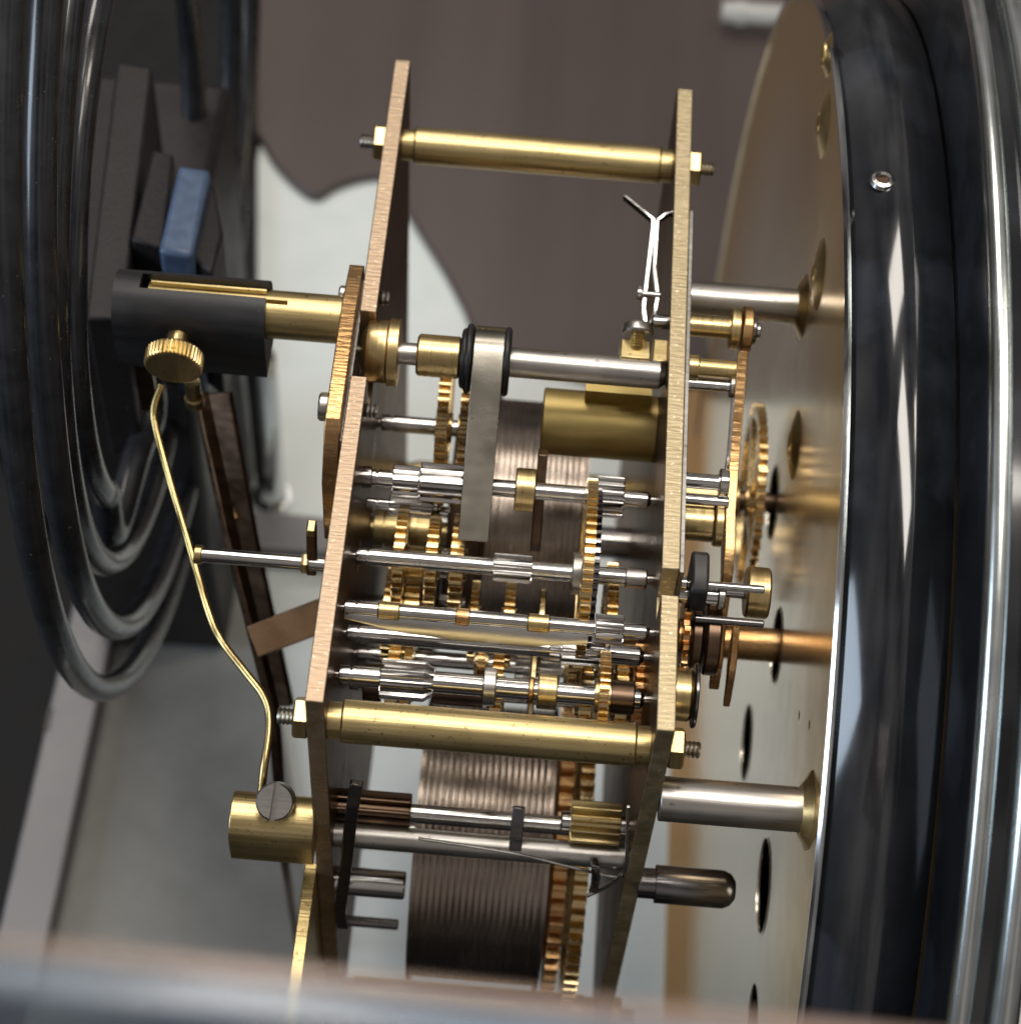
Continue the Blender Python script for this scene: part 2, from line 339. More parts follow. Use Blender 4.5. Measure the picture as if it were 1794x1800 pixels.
# grey pad
poly = [(fp(a, b).x, fp(a, b).y) for a, b in ((238, 1000), (420, 985), (470, 1010), (492, 1250), (540, 1560), (560, 1900), (20, 1900), (75, 1680))]
tag(obj('grey_pad', slab(poly, ZF+0.05, ZF+2), 'grey_pad', None, bevel=0.5), 'dark grey rectangular pad on the base below the gong coil', 'pad')

# case frame rails
t = thing('base_frame', 'grey metal frame rails on the floor of the case', 'frame', fp(200, 1200))
p0, p1 = fp(180, 1010, ZF+8), fp(20, 1740, ZF+8)
d = (p1-p0).normalized(); n = Vector((0, 0, 1)).cross(d)
def railbm(p0, p1, w, z0, z1):
    d = (p1-p0).normalized(); n = Vector((0, 0, 1)).cross(d)
    q = [p0+n*w/2, p1+n*w/2, p1-n*w/2, p0-n*w/2]
    return slab([(v.x, v.y) for v in q], z0, z1)
obj('side_rail', railbm(p0, p1, 11, ZF+2.1, ZF+8), 'chrome_grey', t, bevel=0.8)
q0, q1 = fp(150, 905, ZF+8), fp(700, 955, ZF+8)
obj('cross_rail', railbm(q0, q1, 11, ZF+2.1, ZF+9), 'chrome_grey', t, bevel=1.2)
s = fp(86, 1265, ZF+8)
obj('slot', box(s.x-.6, s.x+.6, s.y-3, s.y+3, ZF+7.5, ZF+8.15), 'rubber', t)
# chrome post behind the sleeve
q = fp(478, 878)
t = thing('chrome_post', 'blurred vertical chrome post standing behind the black sleeve', 'post', q)
obj('column', lathe([(0, 0), (0, 5), (1.5, 5), (1.5, 3.6), (58, 3.6), (59, 3.0), (59, 0)], 0, 0, None, 32, (0, 0, 1), (q.x, q.y, ZF)), 'chrome', t)
# clear peg at the far end
q = fp(1322, 22, ZF+10)
o = obj('acrylic_peg', lathe([(-9, 0), (-9, 3.2), (-5, 3.2), (-5, 3.9), (-2, 3.9), (-2, 3.2), (14, 3.2), (14, 0)], 0, 0, None, 24, (1, 0, 0.03), q), 'acrylic')
tag(o, 'clear acrylic peg lying on the brown sheet', 'peg')

# ================================================================== MOVEMENT FRAME
XL, XR, T = -24.0, 24.0, 1.3      # plate mid planes and half thickness
DP, ZB = 124.75, -118.0
def topy(px, py): return hit(px, py, z=0).y
fr = thing('movement_frame', 'brass plates of the clock movement joined by round pillars', 'clock frame', (0, 60, ZB))
ya, yb = topy(650, 547), topy(625, 660)
lp = obj('back_plate', prism([(0, ZB), (0, 0), (yb, 0), (yb, -11), (ya, -11), (ya, 0), (DP, 0), (DP, ZB)], XL-T, XL+T), 'plate_brass', fr, bevel=0.18)
yc, yd = topy(1184, 1000), topy(1180, 1046)
rp = obj('front_plate', prism([(0, ZB), (0, 0), (yd, 0), (yd, -8), (yc, -8), (yc, 0), (DP-1.5, 0), (DP, -1.5), (DP, ZB)], XR-T, XR+T), 'plate_brass_light', fr, bevel=0.18)
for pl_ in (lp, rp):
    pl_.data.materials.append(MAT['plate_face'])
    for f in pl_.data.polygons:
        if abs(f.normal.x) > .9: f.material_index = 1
def big_pillar(y, z, r, nutph):
    p = obj('pillar', lathe([(XL+T, 0), (XL+T, r-.45), (XL+T+1.9, r-.45), (XL+T+2.0, r-.15), (XL+T+2.2, r), (XR-T-2.2, r), (XR-T-2.0, r-.15), (XR-T-1.9, r-.3), (XR-T, r-.3), (XR-T, 0)], y, z, None, 56), 'brass', fr)
    for s, xp in ((-1, XL-T), (1, XR+T)):
        a, b2 = sorted((xp, xp+s*2.3)); obj('nut', hexnut(a, b2, 3.1, y, z, nutph), 'brass_turned', p)
        a, b2 = sorted((xp+s*2.2, xp+s*4.6)); obj('stud', thread(a, b2, 1.25, y, z), 'steel_satin', p)
yF, zF = yz(948, 273, -7.2); big_pillar(yF, zF, 3.1, 0.35)
yN, zN = yz(860, 1352, -11.0); big_pillar(max(yN, 3.4), zN, 3.1, 0.15)
big_pillar(3.2, -112.5, 3.1, 0.5)
big_pillar(DP-6, -112.5, 3.1, 0.5)
# silver sheet behind the front plate
y0, y1 = topy(1219, 1000), topy(1220, 345)
sh = obj('cover_sheet', prism([(y0, -45), (y0, -1.2), (y1-2, -1.2), (y1, -3), (y1, -45)], XR+T+0.05, XR+T+0.75), 'steel_satin', fr, bevel=0.1)

# ================================================================== PALLET ARBOR (top)
yA, zA = yz(720, 622, -5.2)
X = lambda px, y=None, z=None: xat(px, yA if y is None else y, zA if z is None else z)
pa = thing('pallet_arbor', 'thick satin steel arbor with brass collars and rubber rings across the top', 'arbor', (0, yA, zA))
obj('shaft', lathe([(X(622), 0), (X(622), .5), (X(640), .9), (X(640), 1.75), (X(815), 1.75), (X(815), 2.35), (X(1158), 2.35), (X(1170), 1.5), (XR-.4, 1.2), (XR-.4, 0)], yA, zA, None, 48), 'steel_satin', pa)
obj('bearing_disc', lathe([(X(634), 0), (X(634), 2.2), (X(646), 4.6), (X(654), 4.9), (X(680), 4.9), (X(681), 5.05), (X(682), 4.8), (X(684), 5.3), (X(701), 5.3), (X(702), 5.0), (X(702), 0)], yA, zA, None, 56), 'brass_turned', pa)
obj('collar', lathe([(X(733), 0), (X(733), 2.9), (X(737), 3.3), (X(806), 3.3), (X(810), 2.9), (X(812), 2.2), (X(818), 2.2), (X(818), 0)], yA, zA, None, 48), 'brass_turned', pa)
def torus_x(xc, R, r, y, z, sx=1.0):
    bm = bmesh.new(); n, k = 48, 14; rings = []
    for i in range(n):
        th = 2*PI*i/n
        rings.append([bm.verts.new((xc+r*sx*math.sin(2*PI*j/k), y+(R+r*math.cos(2*PI*j/k))*math.cos(th), z+(R+r*math.cos(2*PI*j/k))*math.sin(th))) for j in range(k)])
    for i in range(n):
        A, B = rings[i], rings[(i+1) % n]
        for j in range(k): bm.faces.new((A[j], B[j], B[(j+1) % k], A[(j+1) % k]))
    return bm
for px, R in ((816, 4.0), (824, 4.8), (890, 4.7)):
    obj('rubber_ring', torus_x(X(px), R, 0.75, yA, zA, .8), 'rubber', pa)
obj('rubber_hub', rod(X(814), X(893), 3.4, yA, zA), 'rubber', pa)
# flat strap looped over the arbor
x0, x1 = X(832), X(885); ax = math.radians(222)
ye, ze = yz(838, 952, -15.5)
path = [Vector((0, yA+4.75*math.cos(a), zA+4.75*math.sin(a))) for a in [math.radians(-40+i*14) for i in range(16)]]
dirv = Vector((0, ye-path[-1].y, ze-path[-1].z))
path = [p for p in path]
endp = Vector((0, ye, ze)); tangent = None
# leave the loop where the straight run is tangent
best = min(range(4, 16), key=lambda i: abs((endp-path[i]).normalized().dot(Vector((0, path[i].y-yA, path[i].z-zA)).normalized())))
path = path[:best+1]; a = path[-1]; path += [a+(endp-a)*k/6 for k in range(1, 7)]
bm = bmesh.new(); rings = []
for i, p in enumerate(path):
    tt = (path[min(i+1, len(path)-1)]-path[max(i-1, 0)]).normalized(); nn = Vector((1, 0, 0)).cross(tt).normalized()
    rings.append([bm.verts.new(Vector((xx, 0, 0))+p+nn*h) for xx, h in ((x0, -.55), (x1, -.55), (x1, .55), (x0, .55))])
for A, B in zip(rings, rings[1:]):
    for i in range(4): bm.faces.new((A[i], A[(i+1) % 4], B[(i+1) % 4], B[i]))
bm.faces.new(rings[0]); bm.faces.new(rings[-1][::-1])
obj('strap', bm, 'strap', pa, bevel=0.12)

# ================================================================== TRAIN ARBORS
def arbor(label, axis, shaft_r=1.3, mat='steel', ends=(XL+T-.6, XR-T+.6), cat='gear arbor', name='gear_arbor'):
    y, z = axis; t = thing(name, label, cat, (0, y, z)); a, b2 = ends
    obj('shaft', lathe([(a, 0), (a, shaft_r*.55), (a+1.0, shaft_r*.55), (a+1.05, shaft_r*.85), (a+1.2, shaft_r), (a+2.6, shaft_r), (a+2.65, shaft_r*.8), (a+3.0, shaft_r*.8), (a+3.05, shaft_r), (b2-2.0, shaft_r), (b2-1.8, shaft_r*.8), (b2-1.4, shaft_r*.55), (b2, shaft_r*.55), (b2, 0)], y, z, None, 36), mat, t)
    return t, (lambda px: xat(px, y, z)), y, z
def W_(t, c, px, R, th=1.5, mat='wheel_brass', at=None, **k):
    """wheel whose rim shows at column px; at = height offset of the visible rim point"""
    _, _, y, z = c; xx = xat(px, y, z) if at is None else xat(px, y+at[0], z+at[1])
    return obj('wheel', wheel(xx-th/2, xx+th/2, R, y, z, ph=random.random(), **k), mat, t)
def P_(t, c, px0, px1, R, n=8, mat='steel', taper=0.0):
    _, X, y, z = c; return obj('pinion', pinion(X(px0), X(px1), R, y, z, n, taper=taper, ph=0.13), mat, t, smooth=18)
def C_(t, c, px0, px1, R, mat='brass_turned', name='collar'):
    _, X, y, z = c; return obj(name, rod(X(px0), X(px1), R, y, z, 0.2, None, 40), mat, t)

# arbor 1
c = arbor('steel arbor with long pinion and brass collar passing under the grey strap', yz(880, 858, -14.5), 1.35); t = c[0]
P_(t, c, 690, 737, 2.4, 10); P_(t, c, 738, 822, 3.2, 10); C_(t, c, 905, 941, 3.4); P_(t, c, 1046, 1096, 3.2, 14)
C_(t, c, 632, 655, 1.7, 'steel')
# arbor 2
c = arbor('bright steel arbor carrying a large toothed brass wheel near the front plate', yz(900, 999, -16), 1.35); t = c[0]
P_(t, c, 866, 935, 2.2, 8); C_(t, c, 1004, 1024, 3.2, 'steel_satin'); C_(t, c, 1098, 1136, 1.6, 'steel_satin')
W_(t, c, 1040, 14.6, 1.5, at=(8, 9)); W_(t, c, 1053, 13.2, .9, 'steel_dark', at=(8, 9))
# arbor 3 : fly with vane
c = arbor('slim steel fly arbor with a thin tapered metal vane', yz(800, 1084, -7.5), 1.15); t = c[0]; _, X, y, z = c
P_(t, c, 1045, 1096, 2.2, 8); C_(t, c, 664, 703, 1.35); C_(t, c, 926, 966, 1.35); C_(t, c, 800, 826, 1.3, 'copper_brass')
bm = bmesh.new()
vx = [(X(606), 0.5, -1.2), (X(700), 0.3, -3.4), (X(800), 0.0, -4.3), (X(940), 0.2, -4.3), (X(1035), 0.0, -2.5), (X(1035), 0.3, 0.2), (X(606), .6, .2)]
q = [Vector((a, y-1.1+(-.55)*h*-1*0.55, z+h*0.62)) for a, o_, h in vx]
A = [bm.verts.new(v) for v in q]; B = [bm.verts.new(v+Vector((0, .3, .2))) for v in q]
bm.faces.new(A); bm.faces.new(B[::-1])
for i in range(len(A)): bm.faces.new((A[i], A[(i+1) % len(A)], B[(i+1) % len(A)], B[i]))
obj('vane', bm, 'spring_steel', t, bevel=.05)
# arbor 4
c = arbor('dark steel arbor lying directly below the fly arbor', yz(800, 1128, -17), 1.3, 'steel'); t = c[0]
P_(t, c, 965, 985, 1.7, 8); P_(t, c, 986, 1062, 2.1, 8); C_(t, c, 1068, 1125, 1.5, 'steel')
# arbor 5
c = arbor('steel arbor with a fat eight leaf pinion near the back plate', yz(900, 1211, -13.5), 1.5); t = c[0]
P_(t, c, 668, 762, 3.0, 9, taper=1.4); C_(t, c, 848, 872, 2.8, 'steel_satin'); C_(t, c, 944, 979, 2.6); C_(t, c, 928, 938, 2.0, 'copper_brass')
W_(t, c, 1052, 6.6, 1.4, pitch=1.15, at=(-3, -5)); C_(t, c, 1062, 1114, 2.4, 'dark_bronze')
# deeper arbors
c = arbor('short fine leaf pinion arbor just below the long pinion', yz(700, 889, -21), .9, 'steel', ends=(XL+T-.6, -9.0)); t = c[0]
P_(t, c, 684, 762, 1.7, 8)
c = arbor('plain deep steel rod with thin wheels below the fly arbor', yz(800, 1162, -42), 1.3, 'steel'); t = c[0]
W_(t, c, 846, 6.4, 1.2, pitch=1.4); W_(t, c, 1004, 6.8, 1.4, pitch=1.4); W_(t, c, 1106, 7.2, 1.5, pitch=1.6, mat='copper_brass'); P_(t, c, 905, 985, 2.2, 9)
c = arbor('far deep arbor with two tall toothed wheels either side of the strap', yz(785, 752, -31), 1.4, 'steel', ends=(XL+T-.6, -4.2)); t = c[0]
W_(t, c, 780, 13.2, 1.8); W_(t, c, 817, 13.0, 1.4)
c = arbor('steel arbor deep by the front plate with one large brass wheel', yz(1071, 1152, -33), 1.2, 'steel', ends=(2, XR-T+.6)); t = c[0]
W_(t, c, 1075, 14.6, 1.6, at=(6, 9)); C_(t, c, 1090, 1120, 2.6, 'copper_brass')
c = arbor('brass tube arbor set deep behind the long pinion', yz(690, 930, -44), 3.4, 'brass', ends=(XL+T-.6, -10.0), cat='tube arbor'); t = c[0]
C_(t, c, 722, 735, 3.5, 'brass_turned')
c = arbor('deep steel arbor with three toothed wheels beside the back plate', yz(700, 984, -26), 1.2); t = c[0]
W_(t, c, 704, 8.6, 1.6, pitch=1.7); W_(t, c, 760, 7.8, 1.7, pitch=1.7); W_(t, c, 804, 8.0, 2.0, pitch=1.9); C_(t, c, 715, 750, 2.4, 'brass_turned'); P_(t, c, 770, 796, 2.4, 8); W_(t, c, 618, 8.8, 1.4, pitch=1.7, mat='copper_brass')  # the copper wheel is built in place of a mirror image in the back plate
c = arbor('deep steel arbor with bright coarse toothed wheel and smooth disc', yz(800, 1090, -38), 1.2); t = c[0]
W_(t, c, 724, 7.4, 2.3, pitch=1.7); W_(t, c, 685, 7.8, 1.6, pitch=1.7); W_(t, c, 893, 7.2, 1.6, pitch=1.4); W_(t, c, 832, 6.6, 1.2, pitch=1.4); P_(t, c, 768, 816, 4.0, 8, 'steel'); W_(t, c, 1068, 7.6, 1.4, pitch=1.4)
obj('disc', rod(xat(944, c[2], c[3]), xat(955, c[2], c[3]), 6.2, c[2], c[3]), 'wheel_brass', t)
W_(t, c, 606, 8.0, 1.4, pitch=1.7, mat='copper_brass')  # copper wheel standing in for a reflection in the back plate
c = arbor('deepest steel arbor with narrow wheels above the near pillar', yz(800, 1212, -34), 1.4); t = c[0]
W_(t, c, 692, 8.4, 1.8, pitch=1.8); W_(t, c, 872, 8.8, 1.7, pitch=1.3)
obj('disc', rod(xat(928, c[2], c[3]), xat(938, c[2], c[3]), 8.6, c[2], c[3]), 'wheel_brass', t)
W_(t, c, 1026, 8.4, 1.8, pitch=1.8); W_(t, c, 1088, 8.0, 1.7, pitch=1.8); W_(t, c, 715, 7.0, 1.2, pitch=1.5); C_(t, c, 640, 672, 3.0, 'dark_bronze'); W_(t, c, 1118, 9.4, 1.6, pitch=1.8, mat='copper_brass'); C_(t, c, 760, 850, 2.6, 'dark_bronze')
# ================================================================== DRUMS
def drum(label, y, z, R, x0, x1, wheels, groove=1.1, gd=.07):
    t = thing('cable_drum', label, 'drum', (0, y, z))
    obj('shaft', rod(XL+T-.5, XR-T+.5, 3.0, y, z), 'steel', t)
    pr = [(x0-1.0, 0), (x0-1.0, R+.9), (x0-.2, R+.9), (x0-.1, R)]; n = int((x1-x0)/groove)
    for i in range(n):
        a = x0+(x1-x0)*i/n; w = (x1-x0)/n
        pr += [(a+.08*w, R), (a+.22*w, R-gd*.65), (a+.5*w, R-gd), (a+.78*w, R-gd*.65), (a+.92*w, R)]
    pr += [(x1+.1, R), (x1+.2, R+.9), (x1+1.0, R+.9), (x1+1.0, 0)]
    obj('barrel', lathe(pr, y, z, None, 96), 'drum', t, smooth=28)
    for px0, th, RR, pitch, mat in wheels:
        obj('wheel', wheel(px0, px0+th, RR, y, z, pitch=pitch, depth=1.7, hub=5, rimw=3.5), mat, t)
    return t
y1_, z1_ = zy(845, 1480, 26)
nd = drum('grooved brown cable drum nearest the near pillar with large toothed wheel', y1_, z1_, 24.5, -10.2, 10.8, [(16.0, 2.3, 28.3, 2.5, 'wheel_brass'), (12.6, 2.2, 25.6, 3.6, 'copper_brass')])
y2_, z2_ = 79.0, -73.0
fd = drum('grooved cable drum behind the grey strap and the gold tube', y2_, z2_, 25.0, -2.6, 12.5, [], 1.0, .015)
obj('fill_drum', lathe([(-10.6, 0), (-10.6, 20.5), (-10.2, 21), (-4.6, 21), (-4.4, 20.6), (-3.55, 20.6), (-3.55, 0)], y2_, z2_, None, 90), 'dark_bronze', fd)  # dark section added to close the pale gap left of the drum
bt = thing('fill_barrel', 'dark bronze barrel added low beside the back plate to darken the gap', 'barrel', (0, 66, -81))  # added to darken the open gap between the plates
obj('fill_barrel_body', lathe([(-20.5, 0), (-20.5, 15.5), (-20, 16), (-19.2, 16), (-19, 15.3), (-12.8, 15.3), (-12.6, 16), (-11.9, 16), (-11.4, 15.5), (-11.4, 0)], 66, -81, None, 80), 'dark_bronze', bt)
obj('shaft', rod(XL+T-.4, -11, 2.2, 66, -81), 'steel', bt)

# gold tube on the front plate
yT, zT = yz(1060, 748, -21)
t = thing('brass_tube', 'wide golden tube with a dark slot fixed inside the front plate', 'tube', (XR-T, yT, zT))
o = obj('tube_body', lathe([(xat(952, yT, zT), 0), (xat(952, yT, zT), 5.0), (xat(954, yT, zT), 5.4), (xat(1150, yT, zT), 5.4), (xat(1151, yT, zT), 5.2), (xat(1153, yT, zT), 5.2), (xat(1154, yT, zT), 5.5), (XR-T+.1, 5.5), (XR-T+.1, 0)], yT, zT, None, 64), 'brass_matte', t)
ang = math.radians(66)
cy, cz = yT+4.6*math.cos(ang), zT+4.6*math.sin(ang)
cut(o, [box(xat(1022, yT, zT), XR-T-1.4, cy-1.4, cy+1.4, cz-1.2, cz+4)])
for p in o.data.polygons: p.use_smooth = True
o.data.set_sharp_from_angle(angle=math.radians(35))
# dark lever strip in front of drum flange
yq, zq = yz(955, 800, -16); yr, zr = yz(952, 962, -26)
o = obj('steel_lever', prism([(yq+2, zq-1), (yq-1, zq+1.5), (yr-1, zr+2), (yr, zr-1.5)], xat(945, yq, zq), xat(963, yq, zq)), 'dark_bronze', None, bevel=.2)
tag(o, 'dark flat lever between the gold tube and the brass collar', 'lever')

# ================================================================== LOWER RODS NEAR THE VIEWER
def crossrod(label, axis, r, mat, px0=None, px1=None, cat='rod', name='cross_rod'):
    y, z = axis; a = XL+T-.5 if px0 is None else xat(px0, y, z); b2 = XR-T+.5 if px1 is None else xat(px1, y, z)
    t = thing(name, label, cat, (0, y, z)); obj('shaft', rod(a, b2, r, y, z, .25), mat, t); return t, y, z
rt, ry, rz = crossrod('thick dark steel rod below the near pillar carrying a thin wire', zy(800, 1484, -0.0+3.2), 1.9, 'steel_satin')
# fork on the rod
xf = xat(905, ry, rz)
obj('fork', prism([(ry-1.2, rz+1.5), (ry+1.0, rz+4.6), (ry+3.4, rz+7.4), (ry+4.2, rz+6.6), (ry+2.4, rz+3.4), (ry+1.4, rz+1.0)], xf-1.0, xf+1.0), 'steel_dark', rt, bevel=.2)
crossrod('short bright steel rod beside the grooved drum', zy(650, 1552, 2.2), 2.3, 'steel', None, 712)
crossrod('thin dark rod low beside the grooved drum', zy(650, 1622, 2.2), .9, 'steel_dark', None, 700)
t, y, z = crossrod('brown leaf pinion arbor under the near pillar', zy(650, 1424, 8.5), 1.5, 'steel')
obj('pinion', pinion(xat(585, y, z), xat(722, y, z), 3.2, y, z, 10), 'dark_bronze', t)
t, y, z = crossrod('yellow brass pinion arbor under the near pillar by front plate', zy(1045, 1448, 7.4), 1.6, 'steel', 985)
obj('pinion', pinion(xat(1002, y, z), xat(1090, y, z), 3.6, y, z, 11), 'brass', t)
# black hook strap
t = thing('hook_lever', 'narrow black steel hook hanging beside the back plate', 'lever', hit(610, 1500, y=-1.0))
pth = smoothpath([hit(627, 1375, y=1.5), hit(618, 1430, y=-.5), hit(608, 1520, y=-1.2), hit(598, 1600, y=-1.2), hit(603, 1628, y=-1.0)], 6)
obj('arm', sweep(pth, rect(1.9, 1.2), (0, 1, 0)), 'steel_dark', t, bevel=.2)
# wire spring
t = thing('wire_spring', 'thin bright bent spring wire under the near pillar', 'spring', hit(1050, 1530, y=.5))
pth = [hit(a, b2, y=yy) for a, b2, yy in ((735, 1474, 1.2), (900, 1500, .6), (1000, 1524, .4), (1075, 1541, .4), (1092, 1536, .4), (1100, 1518, .4), (1102, 1470, .8), (1104, 1418, 1.5))]
obj('wire', sweep(smoothpath(pth, 6), circ(.26, 8), (0, 1, 0)), 'spring_steel', t)
pth = [hit(a, b2, y=.2) for a, b2 in ((1032, 1575), (1062, 1561), (1094, 1541))]
obj('wire_tail', sweep(smoothpath(pth, 5), circ(.32, 8), (0, 1, 0)), 'spring_steel', t)
pth = [hit(a, b2, y=yy) for a, b2, yy in ((1044, 1515, 1.2), (1047, 1530, -.4), (1046, 1552, -.2), (1042, 1566, 1))]
obj('loop', sweep(smoothpath(pth, 5), circ(.7, 10), (0, 1, 0)), 'steel_dark', t)

# ================================================================== SPRINGS AND SCREW INSIDE THE FRONT PLATE
t = thing('fork_spring', 'pair of thin silver leaf springs opened like a Y', 'spring', hit(1140, 560, z=-6))
ys = topy(1140, 470)
def leaf(pts, w): return sweep([hit(a, b2, z=zz) for a, b2, zz in pts], rect(.35, w), (0, -.55, .83))
def leafv(pts, dz):
    bm = bmesh.new(); rows = []
    for a, b2, zz in pts:
        p = hit(a, b2, z=zz); rows.append([bm.verts.new(p+Vector((dx, 0, dd))) for dx, dd in ((-.22, 0), (.22, 0), (.22, -dz), (-.22, -dz))])
    for A, B in zip(rows, rows[1:]):
        for i in range(4): bm.faces.new((A[i], A[(i+1) % 4], B[(i+1) % 4], B[i]))
    bm.faces.new(rows[0]); bm.faces.new(rows[-1][::-1]); return bm
obj('leaf', leafv([(1098, 343, -2), (1125, 365, -2), (1148, 384, -2.5), (1148, 395, -3), (1138, 480, -5), (1131, 540, -7), (1135, 570, -8)], 1.2), 'spring_steel', t)
obj('leaf', leafv([(1196, 366, -2), (1170, 375, -2), (1155, 386, -2.5), (1154, 396, -3), (1150, 470, -5), (1156, 520, -6), (1150, 550, -7), (1143, 566, -8)], 1.2), 'spring_steel', t)
yp, zp = yz(1130, 516, -6)
obj('pin', rod(xat(1119, yp, zp), xat(1128, yp, zp), 1.2, yp, zp), 'steel', t); obj('pin', rod(xat(1126, yp, zp), xat(1161, yp, zp), .5, yp, zp), 'steel', t)
yp, zp = yz(1165, 566, -5)
o = obj('steel_stud', lathe([(xat(1143, yp, zp), 0), (xat(1143, yp, zp), .7), (xat(1148, yp, zp), 1.15), (XR-T+.3, 1.15), (XR-T+.3, 0)], yp, zp), 'steel', None)
tag(o, 'short bright steel stud by the tips of the leaf springs', 'stud')
# screw block
yb_, zb_ = yz(1118, 618, -3.5)
t = thing('adjusting_screw', 'small flat headed screw standing on a brass block', 'screw', (xat(1118, yb_, zb_), yb_, zb_))
xb = xat(1118, yb_, zb_)
obj('block', box(xat(1089, yb_, zb_), xat(1143, yb_, zb_), yb_-2.0, yb_+2.0, zb_-3, zb_+.8), 'brass', t, bevel=.3)
obj('block_foot', box(xat(1147, yb_, zb_), XR-T+.1, yb_-2.0, yb_+2.4, zb_-3.4, zb_+.6), 'brass', t, bevel=.2)
obj('stem', thread(0, 1, 1, 0, 0), 'steel_satin', t).data.materials.clear()
bpy.data.objects.remove(bpy.data.objects['stem'])
pr = [(0, 0)]
for i in range(6): pr += [(.75+i*.45, .92), (.75+i*.45+.22, 1.12)]
pr += [(3.5, 1.0), (3.5, 0)]
obj('threaded_stem', lathe(pr, 0, 0, None, 24, (0, .93, .36), (xb, yb_-.6, zb_+.2)), 'brass_turned', t)
o = obj('screw_head', lathe([(3.2, 0), (3.2, 2.3), (3.5, 2.5), (4.6, 2.3), (4.9, 2.0), (4.9, 0)], 0, 0, None, 32, (0, .93, .36), (xb, yb_-.6, zb_+.2)), 'steel_satin', t)

# ================================================================== BACK COCK, TUBE AND SLEEVE
XC = XL-T
yA0, yA1 = hit(606, 533, z=1.5).y, hit(580, 735, z=1.5).y
ck = thing('back_cock', 'brass cock plate with tube screwed outside the back plate', 'bracket', (XC-1.4, (yA0+yA1)/2, -10))
yf0, yf1 = hit(632, 441, x=XC-1.3).y, yA1-1.5
obj('cock_plate', prism([(yA1, 1.5), (yA0, 1.5), (yA0+10.5, -1.4), (yA0+10.5, -16), (yA1-6, -22), (yA1-6, -7), (yA1-1, .7)], XC-2.75, XC-0.35), 'copper_brass', ck, bevel=.2)
obj('spacer', prism([(yA1-2, -1.2), (yA0+8, -2.2), (yA0+8, -15), (yA1-4, -15)], XC-0.37, XC+.05), 'steel_satin', ck)
def scr(px, py, yz_, hx, hr, tx):
    y, z = yz_
    s = obj('screw', lathe([(XC-2.75-hx, 0), (XC-2.75-hx, hr-.3), (XC-2.75-hx+.3, hr), (XC-2.74, hr), (XC-2.74, 0)], y, z, None, 32), 'steel_satin', ck)
    obj('screw_end', thread(XL+T, XL+T+tx, 1.15, y, z), 'steel_satin', s)
scr(565, 715, yz(655, 722, -3.6), 1.7, 2.2, 1.9)
scr(592, 505, yz(672, 524, -3.6), 1.2, 1.5, 1.4)
yT2, zT2 = yz(535, 557, -4.6)
Xs = lambda px: xat(px, yT2, zT2)
o = obj('tube', lathe([(Xs(262), 0), (Xs(262), 3.6), (Xs(264), 3.8), (XC-2.7, 3.8), (XC-2.7, 0)], yT2, zT2, None, 56), 'brass', ck)
a = math.radians(95)
cut(o, [box(Xs(300), Xs(508), yT2-.95, yT2-.15, zT2+1.8, zT2+6)])
for p in o.data.polygons: p.use_smooth = True
o.data.set_sharp_from_angle(angle=math.radians(35))
# sleeve: U-section with a slot along the top
ro, ri = 5.2, 3.9
sl = thing('sleeve', 'black slotted sleeve pushed over the brass tube with knurled thumb screw', 'sleeve', (Xs(340), yT2, zT2-13))
arc = [math.radians(a) for a in range(180, -1, -10)]
outer = [(yT2+ro*math.cos(a), zT2+ro*math.sin(a)) for a in arc]
full = outer+[(yT2+ro, zT2-9.5), (yT2-ro, zT2-9.5)]
inner = [(yT2+ri*math.cos(a), zT2+ri*math.sin(a)) for a in [math.radians(a) for a in range(0, 360, 10)]]
body = obj('sleeve_body', prism(full, Xs(207), Xs(472)), 'black_oxide', sl, smooth=25)
cut(body, [lathe([(Xs(250), 0), (Xs(250), ri), (Xs(500), ri), (Xs(500), 0)], yT2, zT2, None, 48), box(Xs(252), Xs(520), yT2-1.0, yT2+2.3, zT2+.5, zT2+9)])
for p in body.data.polygons: p.use_smooth = True
body.data.set_sharp_from_angle(angle=math.radians(25))
bv = body.modifiers.new('bevel', 'BEVEL'); bv.width = .15*S; bv.segments = 2; bv.limit_method = 'ANGLE'; bv.angle_limit = math.radians(45)
# brass leaf inside the slot
obj('inner_leaf', box(Xs(268), Xs(470), yT2+.9, yT2+1.3, zT2+1.0, zT2+4.4), 'brass', sl, bevel=.05)
# thumb screw: axis towards the viewer
hp = hit(306, 635, y=yT2-ro-4.2); ax = Vector((0, -1, -.10)).normalized()
xq = hp.x
o0 = Vector((xq, yT2-ro+.4, hp.z+.55))
ts = obj('thumb_screw', lathe([(0, 0), (0, 1.9), (3.0, 1.9), (3.0, 2.2), (3.1, 0)], 0, 0, None, 32, ax, o0), 'brass_turned', sl)
bm = bmesh.new(); n = 44; rings = []
B = ax.orthogonal().normalized(); C = ax.cross(B)
for tt, s in ((2.9, .86), (3.3, .97), (3.5, 1), (5.6, 1), (5.85, .97), (6.0, .90)):
    ring = []
    for i in range(n*3):
        th = 2*PI*i/(n*3); r = 4.55*s-(0.24 if i % 3 == 0 else 0.0); ring.append(bm.verts.new(o0+ax*tt+(B*math.cos(th)+C*math.sin(th))*r))
    rings.append(ring)
for A_, B_ in zip(rings, rings[1:]):
    for i in range(n*3): bm.faces.new((A_[i], A_[(i+1) % (n*3)], B_[(i+1) % (n*3)], B_[i]))
bm.faces.new(rings[0]); bm.faces.new(rings[-1][::-1])
obj('knurled_head', bm, 'brass_turned', ts, smooth=20)
